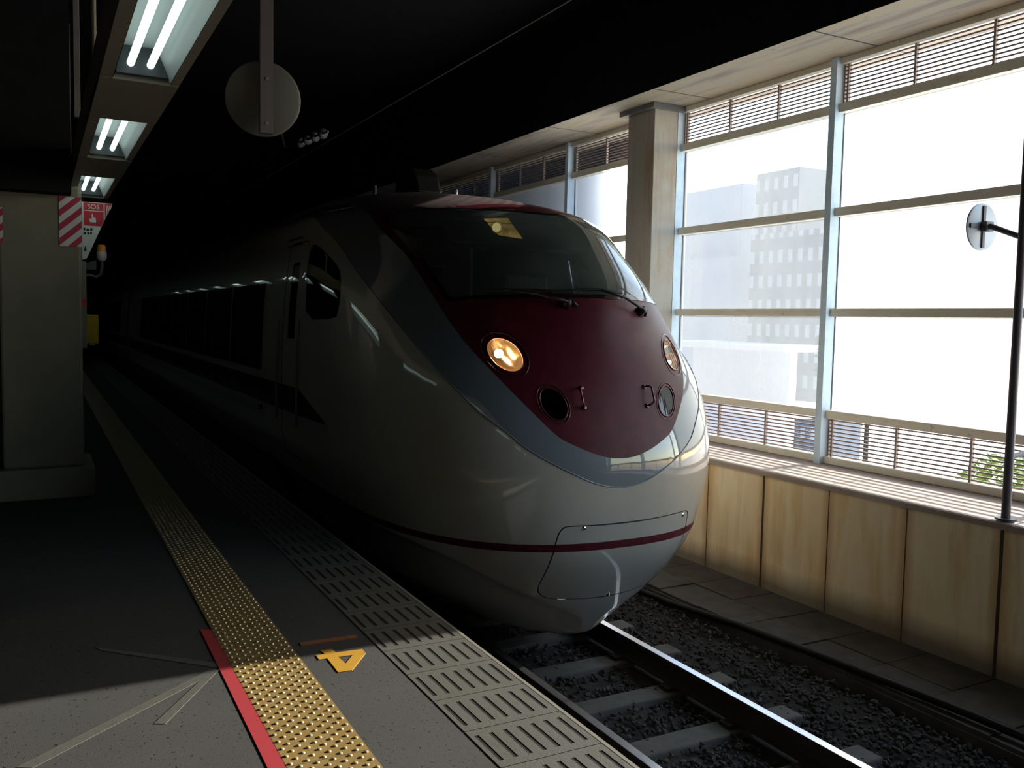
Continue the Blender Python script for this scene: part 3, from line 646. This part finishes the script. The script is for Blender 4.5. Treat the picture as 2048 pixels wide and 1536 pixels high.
# trim bead along the grey sweep
q = MB(); L = [tuple(np.array(p)) for p in greyC]; L = [surf([inv(tuple(p))])[0] for p in L[::2]]; q.tube([tuple(p) for p in L if p[1] < 9.2], .0055, 6); tmesh(q, 'sweep_bead', M['grey'], smooth=True)
q = MB(); L = [surf([inv(tuple(p))])[0] for p in dpoly(wsL[3:8]+wsL[8:]+[(-x, y, z) for x, y, z in wsL[::-1]][:9], 3, False)]
# lamps
for i, (c, n, I_, O_, lit) in enumerate(LP):
    nm = 'headlight' if lit else 'tail_light'
    o = patch(nm, IN[f'lamp{i}'] & ~IN[f'lens{i}'], [M['maroon']], off=-.003); tag(o, label=('lit warm headlight' if i == 0 else 'headlight glowing faintly in its reflector' if i == 1 else None))
    for pl, r_, nm2 in ((O_, .0035, 'outer_rim'), (I_, .0045, 'inner_rim')):
        L = [tuple(ray_on(p)) for p in pl]; q = MB(); q.tube(L+L[:2], r_, 8, cap=False); tmesh(q, nm2, M['rim'], o, smooth=True)
    Lp = [Vector(p) for p in I_]; cc = sum(Lp, Vector())/len(Lp); q = MB(); rings = []
    for d in (0.004, .02, .045, .07, .095, .115, .128): rings.append([cc+(p-cc)*math.sqrt(max(0.002, 1-(d/.13)**1.5))-n*d for p in Lp])
    m_ = len(Lp); q.add([v for r_ in rings for v in r_], [(a*m_+k, a*m_+(k+1) % m_, (a+1)*m_+(k+1) % m_, (a+1)*m_+k) for a in range(len(rings)-1) for k in range(m_)]+[tuple((len(rings)-1)*m_+k for k in range(m_))])
    tmesh(q, 'reflector', M['reflector'] if lit else M['black'], o, smooth=True)
    patch('lens', IN[f'lens{i}'], [(M['lens'] if i == 0 else M['lens_rib']) if lit else M['lens_dark']], parent=o, off=-.002)
    if lit:
        ctr = cc-n*.045+(Vector((-.055, 0, .03)) if i == 0 else Vector((.03, 0, -.04)))
        q = MB(); q.lathe([(.0, -.022)]+[((.03 if i == 0 else .016)*math.sin(a), -.022*math.cos(a)) for a in np.linspace(.3, 2.8, 8)]+[(0, .022)], ctr, n, 16); tmesh(q, 'bulb', M['bulb'], o, smooth=True)
        q = MB(); q.tube([tuple(ctr-n*.06), tuple(ctr-n*.015)], .014, 12); tmesh(q, 'bulb_socket', M['chrome'], o, smooth='auto')
# grab handles
for sx in (-1, 1):
    a = ray_on((sx*.262, 5.13, 1.085)); b_ = ray_on((sx*.262, 5.08, .955)); n = normal_at(a)
    A = Vector(a); B = Vector(b_); o1 = Vector((sx*.028, 0, 0))
    q = MB(); q.tube([A-n*.01, A+n*.028+o1*.4+Vector((0, 0, .0)), A+n*.046+o1+Vector((0, 0, -.014)), B+n*.046+o1+Vector((0, 0, .022)), B+n*.03+o1*.5+Vector((0, 0, .002)), B-n*.01], .0075, 10)
    for p in (A, B): q.lathe([(0, .006), (.017, .006), (.018, 0)], p, n, 14)
    tmesh(q, 'grab_handle', M['rim'] if sx > 0 else M['rim'], smooth=True)
# wipers
def on(p, h): s_ = Vector(ray_on(p)); return s_+normal_at(p)*h
for piv, tip, b0, b1 in (((-.256, 5.351, 1.655), (-.62, 5.60, 1.738), (-.72, 5.68, 1.735), (-.30, 5.38, 1.752)), ((.387, 5.396, 1.612), (-.0, 5.32, 1.755), (-.34, 5.41, 1.738), (.22, 5.36, 1.752))):
    q = MB(); A = on(piv, .05); T_ = on(tip, .045); mid = (A+T_)/2+normal_at(piv)*.03
    q.tube([A, A.lerp(mid, .5), mid, T_], [.014, .011, .009, .007], 8); q.lathe([(.0, .062), (.026, .06), (.03, .03), (.036, 0)], ray_on(piv), normal_at(piv), 16)
    q.tube([on((piv[0]+.07, piv[1], piv[2]-.02), .01), on((piv[0]+.03, piv[1], piv[2]), .05)], .012, 8)
    w_ = tmesh(q, 'wiper', M['black'], smooth=True)
    q = MB(); q.tube([on(tuple(Vector(b0).lerp(Vector(b1), t)), .022) for t in np.linspace(0, 1, 9)], .0085, 6)
    tmesh(q, 'wiper_blade', M['black'], w_)
# hatch bolts
for p in ((-.303, 4.98, .15), (.60, 5.05, .148), (.04, 5.17, -.395)):
    q = MB(); q.lathe([(0, .006), (.009, .006), (.014, .003), (.015, 0)], ray_on(p), normal_at(p), 16); tmesh(q, 'hatch_bolt', M['chrome'], HATCH, smooth='auto')
# cab interior
q = MB(); q.prism([(5.62, 1.52), (6.6, 1.45), (6.6, 1.55), (6.3, 1.66), (5.75, 1.62)], 'x', -.78, .78); tmesh(q, 'dashboard', M['dash'])
q = MB(); q.box(-1.25, 1.25, 8.75, 8.8, .3, 2.5); q.box(-.35, .35, 8.72, 8.75, .4, 2.3); tmesh(q, 'cab_bulkhead', M['lining'])
q = MB(); q.box(-1.2, 1.2, 5.9, 8.75, .62, .68); tmesh(q, 'cab_floor', M['lining'])
for sx in (-.62, .5):
    q = MB(); q.box(sx-.24, sx+.24, 7.3, 7.42, 1.15, 1.98); q.box(sx-.24, sx+.24, 6.85, 7.3, 1.08, 1.2); q.box(sx-.05, sx+.05, 7.0, 7.1, .68, 1.1); tmesh(q, 'driver_seat', M['dash'], bevel=.04)
q = MB(); q.box(-.885, -.745, 6.36, 6.39, 1.83, 1.95); mo = tmesh(q, 'monitor', M['steelgrey'], bevel=.005)
q = MB(); q.box(-.87, -.76, 6.355, 6.36, 1.845, 1.935); tmesh(q, 'monitor_screen', M['strip'], mo)
q = MB(); q.box(-.60, -.585, 6.2, 6.22, 1.66, 2.08); tmesh(q, 'cab_pillar', M['signwhite'])
# upper headlight behind the windscreen
cU = Vector((-.40, 6.42, 2.235)); nU = Vector((-.35, -.93, -.12)).normalized()
q = MB(); q.box(-.60, .60, 6.55, 6.75, 2.12, 2.30); q.prism([(6.28, 2.30), (6.75, 2.30), (6.75, 2.12), (6.45, 2.16)], 'x', -.62, .62)
lb = tmesh(q, 'roof_lamp_housing', M['dash'])
q = MB(); q.prism([(-.456, 2.324), (-.323, 2.205), (-.107, 2.187), (-.245, 2.343)], 'y', 6.285, 6.295); tmesh(q, 'roof_lamp_glow', M['goldglow'], lb)  # glowing plate added for the lamp's lit reflector interior
c_ = Vector((-.345, 6.283, 2.262)); n_ = Vector((-.10, -.98, -.18)).normalized()
q = MB(); q.lathe([(.044, 0), (.047, .006), (.050, 0)], c_, n_, 32); tmesh(q, 'roof_lamp_rim', M['reflector'], lb, smooth=True)
q = MB(); q.lathe([(0, .012)]+[(.036*math.sin(a), .012*math.cos(a)) for a in np.linspace(.3, 1.57, 6)], c_, n_, 24); tmesh(q, 'roof_lamp_bulb', M['bulb_dim'], lb, smooth=True)
# roof gear
q = MB(); q.prism([(8.40, 2.80), (9.06, 2.84), (9.03, 3.01), (8.94, 3.075), (8.62, 3.065), (8.48, 2.98)], 'x', -.16, .10); tmesh(q, 'roof_antenna', M['black'], bevel=.02)
for a_, b_, r_ in (((-.30, 9.3, 2.83), (-.30, 9.3, 2.955), .018), ((-.06, 8.45, 2.77), (-.06, 8.45, 2.84), .012), ((.03, 7.9, 2.71), (.03, 7.9, 2.775), .02)):
    q = MB(); q.tube([a_, b_], r_, 10); tmesh(q, 'roof_stud', M['steelgrey'], smooth='auto')
for z in (2.20, 2.27):
    q = MB()
    pp = [surf([inv((-1.38, y, z+.02*(8.7-y)))])[0]+np.array([-.006, 0, 0]) for y in np.linspace(8.2, 8.68, 5)]; q.tube([tuple(p) for p in pp], .008, 6)
    tmesh(q, 'door_gutter', M['black'], smooth=True)
for y in (8.66, 7.90):
    q = MB(); q.tube([(-float(width(y, z))-.03, y, z) for z in np.linspace(.55, 1.5, 7)], .011, 8); tmesh(q, 'door_handrail', M['steelgrey'], smooth=True)
# ------------------------------------------------------------------ platform lighting
starts = [3.072+2.372*k for k in range(-3, 12)]
for k in range(-1, 7):
    pass
b = MB(); ya_, yb_ = -5.0, 32
b.box(.262, .315, ya_, yb_, 2.60, 2.80); b.box(.563, .60, ya_, yb_, 2.60, 2.80); b.box(.262, .60, ya_, yb_, 2.80, 2.83)
prev = ya_
for s_ in starts+[yb_+2]:
    if s_ > prev: b.box(.262, .60, prev, min(s_, yb_), 2.597, 2.64)
    prev = s_+1.43
    if prev > yb_: break
for y in np.arange(-4, 31, 3): b.tube([(.43, y, 2.8), (.43, y, 5.49)], .018, 8)
o = b.obj('light_trunking', M['housing'], origin=(.43, 3, 2.6)); tag(o, 'long beige steel trunking carrying the ceiling lights over the platform', 'trunking')
names = {0: 'fluorescent light fixture, largest and nearest, cut by the top edge', 1: 'twin tube fluorescent fixture, middle of the three bright ones', 2: 'twin tube fluorescent fixture, farthest bright one above the red sign'}
for k, s_ in enumerate(starts):
    if s_+1.5 > yb_: break
    kk = k-3; e = s_+1.43
    root = empty('light_fixture', (.44, s_+.7, 2.6), names.get(kk, 'twin tube fluorescent fixture behind the viewer, above the platform' if kk < 0 else f'twin tube fluorescent fixture, {ORD[kk-2]} one beyond the red sign'), 'light', 'fluorescent fixtures')
    q = MB(); q.add([(.318, s_, 2.602), (.36, s_, 2.745), (.36, e, 2.745), (.318, e, 2.602)], [(0, 1, 2, 3)]); q.add([(.36, s_, 2.745), (.50, s_, 2.745), (.50, e, 2.745), (.36, e, 2.745)], [(0, 1, 2, 3)]); q.add([(.50, s_, 2.745), (.56, s_, 2.602), (.56, e, 2.602), (.50, e, 2.745)], [(0, 1, 2, 3)])
    q.obj('reflector_trough', M['reflwhite'], root, recalc=False)
    for yy_ in (s_+.002, e-.04):
        q = MB(); q.box(.33, .55, yy_, yy_+.04, 2.62, 2.745); q.obj('end_plate', M['lampend'], root)
    for tx in (.388, .472):
        q = MB(); q.tube([(tx, s_+.05, 2.665), (tx, e-.05, 2.665)], .0165, 12); q.obj('lamp_tube', M['tube'], root, smooth=True)
# ------------------------------------------------------------------ left column and its fittings
root = empty('platform_column', (.03, 8.5, 0), 'beige square platform column with a plinth at left', 'column')
b = MB(); b.box(-.27, .325, 8.2, 8.85, .25, 2.56); b.box(-.27, .25, 8.2, 8.85, 2.56, 5.49); b.obj('shaft', M['column'], root, bevel=.02)
b = MB(); b.box(-.42, .405, 8.12, 8.93, 0, .25); b.obj('plinth', M['column'], root, bevel=.01)
b = MB(); b.box(.29, .33, 8.19, 8.24, 3.12, 5.5); b.obj('corner_trim', M['steelgrey'], root)
def stripes(x0, x1, y0, y1, z0, z1, face, nm):
    # diagonal red and white wrap tape as one procedural sheet
    b = MB()
    if face == 'y': b.box(x0, x1, y0-.003, y0, z0, z1)
    else: b.box(x0, x0+.003, y0, y1, z0, z1)
    return b.obj(nm, M['tape'], root)
def tape():
    n = NT('red_white_diagonal_tape'); (x, y, z) = n.pos()[1]
    s_ = n.m_('ADD', n.m_('MULTIPLY', x, .9), n.m_('ADD', n.m_('MULTIPLY', y, .6), n.m_('MULTIPLY', z, -1)))
    f = n.m_('GREATER_THAN', n.m_('FRACT', n.m_('DIVIDE', s_, .115)), .5); n.col(n.mix(f, (.60, .60, .58), (.42, .03, .07))); return n.m
M['tape'] = tape()
stripes(.165, .327, 8.197, 0, 2.07, 2.47, 'y', 'warning_tape'); stripes(.3265, 0, 8.2, 8.4, 2.07, 2.47, 'x', 'warning_tape'); stripes(-.272, -.235, 8.197, 0, 2.07, 2.35, 'y', 'warning_tape')
# corner guard / notice edge on the column side
root = empty('side_cabinet', (.36, 8.75, 1.2), 'narrow pale cabinet on the side of the column', 'cabinet')
b = MB(); b.box(.327, .375, 8.55, 8.83, 1.22, 1.97); b.obj('cabinet_body', M['column'], root, bevel=.006)
b = MB(); b.box(.335, .365, 8.546, 8.55, 1.58, 1.65); b.obj('red_plate', M['signred'], root)
# triangular sign
root = empty('emergency_sign', (.37, 9.2, 2.03), 'triangular red and white hand pictogram sign beyond the column', 'sign')
tri = [(.372, 2.02), (.408, 2.03), (.632, 2.55), (.372, 2.55)]
b = MB(); b.prism(tri, 'y', 9.2, 9.215); b.obj('panel', M['signwhite'], root)
b = MB(); b.prism([(.382, 2.335), (.537, 2.335), (.598, 2.48), (.626, 2.545), (.382, 2.545)], 'y', 9.196, 9.2); b.obj('red_field', M['signred'], root)
b = MB(); b.box(.376, .386, 9.1955, 9.199, 2.32, 2.545); b.prism([(.556, 2.385), (.565, 2.405), (.565, 2.54), (.556, 2.54)], 'y', 9.1935, 9.197); b.box(.39, .56, 9.1935, 9.197, 2.468, 2.474)
for k in range(3): b.prism([(.572+.018*k, 2.42+.035*k), (.578+.018*k, 2.42+.035*k), (.592+.018*k, 2.53), (.584+.018*k, 2.53)], 'y', 9.1935, 9.197)
b.obj('white_border', M['signwhite'], root)
# pointing hand
b = MB(); b.box(.44, .49, 9.1935, 9.197, 2.365, 2.40); b.box(.455, .465, 9.1935, 9.197, 2.40, 2.445); b.box(.467, .475, 9.1935, 9.197, 2.40, 2.415); b.box(.478, .486, 9.1935, 9.197, 2.40, 2.412); b.prism([(.43, 2.39), (.442, 2.372), (.442, 2.388), (.433, 2.402)], 'y', 9.1935, 9.197); b.obj('hand_pictogram', M['signwhite'], root)
def text(body_, size, loc, mat, parent, name, rot=(math.pi/2, 0, 0), ext=.0006):
    cu = bpy.data.curves.new(name, 'FONT'); cu.body = body_; cu.size = size; cu.extrude = ext; cu.align_x = 'CENTER'; cu.align_y = 'CENTER'; cu.materials.append(mat)
    tmp = bpy.data.objects.new(name, cu); C.objects.link(tmp); bpy.context.view_layer.update()
    me = bpy.data.meshes.new_from_object(tmp.evaluated_get(bpy.context.evaluated_depsgraph_get())); bpy.data.objects.remove(tmp)
    o = bpy.data.objects.new(name, me); link(o, parent); o.location = Vector(loc)-wloc(parent); o.rotation_euler = rot; return o
text('SOS', .06, (.47, 9.1935, 2.507), M['signwhite'], root, 'sign_lettering')
b = MB()
for (x0, x1, z0) in ((.385, .40, 2.29), (.41, .43, 2.285), (.44, .46, 2.29), (.385, .405, 2.25), (.415, .43, 2.25), (.44, .455, 2.255)): b.box(x0, x1, 9.196, 9.2, z0, z0+.022)
b.prism([(.385, 2.10), (.41, 2.10), (.397, 2.15)], 'y', 9.196, 9.2); b.obj('black_marks', M['black'], root)
b = MB(); b.box(.345, .372, 9.2, 9.23, 1.98, 2.80); b.obj('sign_post', M['steelgrey'], root)
# beacon
root = empty('warning_beacon', (.5, 9.25, 1.85), 'orange topped warning beacon on a curved pipe below the sign', 'beacon')
b = MB(); b.lathe([(.038, 2.10), (.037, 2.145), (.030, 2.165), (0, 2.17)], (.538, 9.25, 0), (0, 0, 1), 20); b.obj('amber_lens', M['amber'], root, smooth='auto')
b = MB(); b.lathe([(.028, 2.02), (.044, 2.045), (.044, 2.10), (0, 2.10)], (.538, 9.25, 0), (0, 0, 1), 20); b.obj('beacon_base', M['signwhite'], root, smooth='auto')
b = MB(); b.tube([(.538, 9.25, 2.04), (.54, 9.25, 1.96), (.528, 9.25, 1.89), (.49, 9.25, 1.865), (.44, 9.25, 1.88), (.36, 9.25, 1.88)], .013, 10); b.obj('pipe', M['steelgrey'], root, smooth=True)
b = MB(); b.prism([(.372, 1.93), (.49, 1.93), (.49, 2.02), (.372, 1.98)], 'y', 9.225, 9.235); b.obj('bracket', M['disc'], root)
root = empty('emergency_button_box', (.45, 9.25, 1.22), 'yellow emergency button box beside the column', 'box')
b = MB(); b.box(.385, .502, 9.2, 9.3, 1.24, 1.51); b.obj('box_body', M['yellowbox'], root, bevel=.008)
b = MB(); b.prism([(.36, 1.51), (.40, 1.51), (.36, 1.56)], 'y', 9.22, 9.28); b.box(.42, .47, 9.21, 9.25, 1.225, 1.245); b.obj('mount', M['signwhite'], root)
b = MB(); b.box(.325, .39, 9.24, 9.28, 1.30, 1.36); b.box(.32, .345, 8.84, 9.28, 1.30, 1.36); b.obj('support_arm', M['steelgrey'], root)
# ------------------------------------------------------------------ hanging round mirror
root = empty('hanging_mirror', (1.02, 4.62, 2.44), 'round grey mirror seen from behind, hanging on a steel post', 'mirror')
n_ = Vector((-.20, -.965, -.17)).normalized()
b = MB(); cc = Vector((1.025, 4.66, 2.63)); b.lathe([(0, .012), (.172, .010), (.183, .004), (.185, -.006), (.178, -.014), (.12, -.032), (0, -.045)], cc, n_, 48); b.obj('mirror_disc', M['disc'], root, smooth='auto')
b = MB(); b.box(.997, 1.062, 4.60, 4.635, 2.452, 5.5); b.obj('hanger_post', M['darksteel'], root)
for z in (2.50, 2.72):
    b = MB(); b.lathe([(0, .004), (.008, .003), (.009, 0)], (1.03, 4.60, z), (0, -1, 0), 10); b.obj('bolt', M['steelgrey'], root)
# mirror on a pole by the windows
root = empty('pole_mirror', (6.2, 3.95, .14), 'small round mirror on an arm of a dark pole in front of the windows', 'mirror')
b = MB(); b.tube([(6.2, 3.945, .13), (6.2, 3.945, 3.0)], .031, 14); b.lathe([(.0, .012), (.075, .012), (.075, 0)], (6.205, 3.945, .165), (0, 0, 1), 18); b.obj('pole', M['darksteel'], root, smooth='auto')
b = MB(); b.tube([(6.2, 3.95, 2.20), (6.205, 4.20, 2.302)], .021, 12); b.obj('arm', M['darksteel'], root, smooth='auto')
b = MB(); b.tube([(6.2, 3.945, .62), (6.86, 4.0, .68)], .02, 10); b.obj('wall_brace', M['darksteel'], root, smooth='auto')
b = MB(); c_ = Vector((6.205, 4.262, 2.30)); b.lathe([(0, -.004), (.168, -.004), (.174, 0), (.174, .012), (.12, .028), (0, .04)], c_, (0, 1, 0), 44); b.obj('mirror_disc', P('mirror_back_pale', (.62, .64, .68), .4), root, smooth='auto')
b = MB(); b.box(6.192, 6.218, 4.245, 4.258, 2.145, 2.455); b.box(6.05, 6.36, 4.243, 4.258, 2.285, 2.318); b.box(6.165, 6.245, 4.20, 4.25, 2.265, 2.335); b.obj('cross_bracket', M['darksteel'], root)
# ------------------------------------------------------------------ overhead line
b = MB(); b.tube([(3.53, -6, 3.92), (3.53, 60, 3.92)], .0065, 6); o = b.obj('contact_wire', M['wire'], origin=(3.53, 10, 3.92)); tag(o, 'thin overhead contact wire above the train', 'wire')
root = empty('insulator', (3.3, 12.6, 4.1), 'ribbed insulator holding the overhead wire in the dark', 'insulator')
b = MB(); A = Vector((3.53, 14.0, 4.17)); B = Vector((3.53, 12.2, 4.06)); d = (B-A).normalized()
for k in range(4): b.lathe([(.02, -.03), (.075, .01), (.02, .03)], A+(B-A)*(.25+.22*k), d, 18)
b.tube([A-d*.6, B+d*.1], .018, 8); b.obj('insulator_discs', M['insul'], root, smooth=True)
b = MB(); b.tube([A-d*.5, (3.53, 15.5, 5.5)], .02, 8); b.obj('hanger', M['darksteel'], root)
# ------------------------------------------------------------------ outside
b = MB(); b.box(7.5, 260, -120, 260, -7.2, -7); struct(b.obj('ground_outside', P('sunlit_street', (.85, .84, .80), .9, var=.15, scale=.3)))
def winmat(name, wall, pane_, px, pz, y0, z0):
    n = NT(name); (x, y, z) = n.pos()[1]
    fx = n.m_('FRACT', n.m_('DIVIDE', n.m_('SUBTRACT', y, y0), px)); fz = n.m_('FRACT', n.m_('DIVIDE', n.m_('SUBTRACT', z, z0), pz))
    k = n.m_('MULTIPLY', n.m_('LESS_THAN', n.m_('ABSOLUTE', n.m_('SUBTRACT', fx, .5)), .22), n.m_('LESS_THAN', n.m_('ABSOLUTE', n.m_('SUBTRACT', fz, .5)), .25))
    n.col(n.mix(k, wall, pane_)); return n.m
def building(x0, x1, y0, y1, z1, mat, label, extra=()):
    b = MB(); b.box(x0, x1, y0, y1, -7, z1)
    o = b.obj('building', mat, origin=((x0+x1)/2, (y0+y1)/2, -7)); tag(o, label, 'building')
    if extra:
        q = MB()
        for e in extra: q.box(*e)
        q.obj('rooftop_block', mat, o)
brown = (winmat('brown_brick_facade', (.14, .11, .11), (.05, .06, .07), 1.6, 3, 0, 0))
b = MB(); b.prism([(8.0, 10.45), (24, 31.5), (24, 60), (8.0, 60)], 'z', -7, 16); o = b.obj('building', brown, origin=(14, 35, -7)); tag(o, 'dark brown building close behind the farther windows', 'building')
building(40, 42.6, 36.2, 43.2, 7.2, winmat('grey_office_facade', (.11, .13, .16), (.34, .37, .41), .8, 1.5, 36.2, .5), 'grey office block with rows of small bright windows', [(40.2, 42.4, 39.5, 43.1, 7.2, 11.0)])
building(40, 50, 45, 53, 6.0, P('pale_building', (.30, .33, .40), .8), 'pale lilac building left of the grey office block', [(41, 44, 45.2, 51, 6.0, 10.8)])
b = MB(); b.box(33, 38, 33, 44, -3.2, -2.7); b.box(33, 38, 33, 44, .2, .5); b.box(35.5, 36, 35, 43, -7, .2); o = b.obj('car_park_deck', P('deck_concrete', (.75, .76, .80), .8), origin=(36, 38, -7)); tag(o, 'grey parking deck with pale edges in front of the office block', 'building')
def bush(name, c, r, n, mat, label, seed, leaf=.06):
    random.seed(seed); b = MB()
    for _ in range(n):
        d = Vector((random.gauss(0, 1), random.gauss(0, 1), random.gauss(0, 1))).normalized()*random.random()**.35
        p = Vector(c)+Vector((d.x*r[0], d.y*r[1], d.z*r[2])); a = Vector((random.gauss(0, 1), random.gauss(0, 1), random.gauss(0, 1))).normalized(); e = a.orthogonal().normalized(); s_ = leaf*random.uniform(.6, 1.3)
        b.add([p-a*s_, p+e*s_*.45, p+a*s_, p-e*s_*.45], [(0, 1, 2, 3)])
    root = empty(name, (c[0], c[1], -7), label, 'tree'); b.obj('foliage', mat, root, recalc=False)
    b = MB(); b.tube([(c[0], c[1], -7), (c[0], c[1], c[2])], [.15, .06], 8); b.obj('trunk', M['bed'], root, smooth=True)
bush('street_tree', (30, 25.2, .2), (2.2, 2.0, 2.6), 1500, M['leaf2'], 'dim green tree behind the brightest window bay', 3, .35)
bush('bush', (12, 7.6, -.75), (.7, .75, .55), 900, M['leaf'], 'yellow green bush seen through the louvres by the mirror pole', 4, .08)
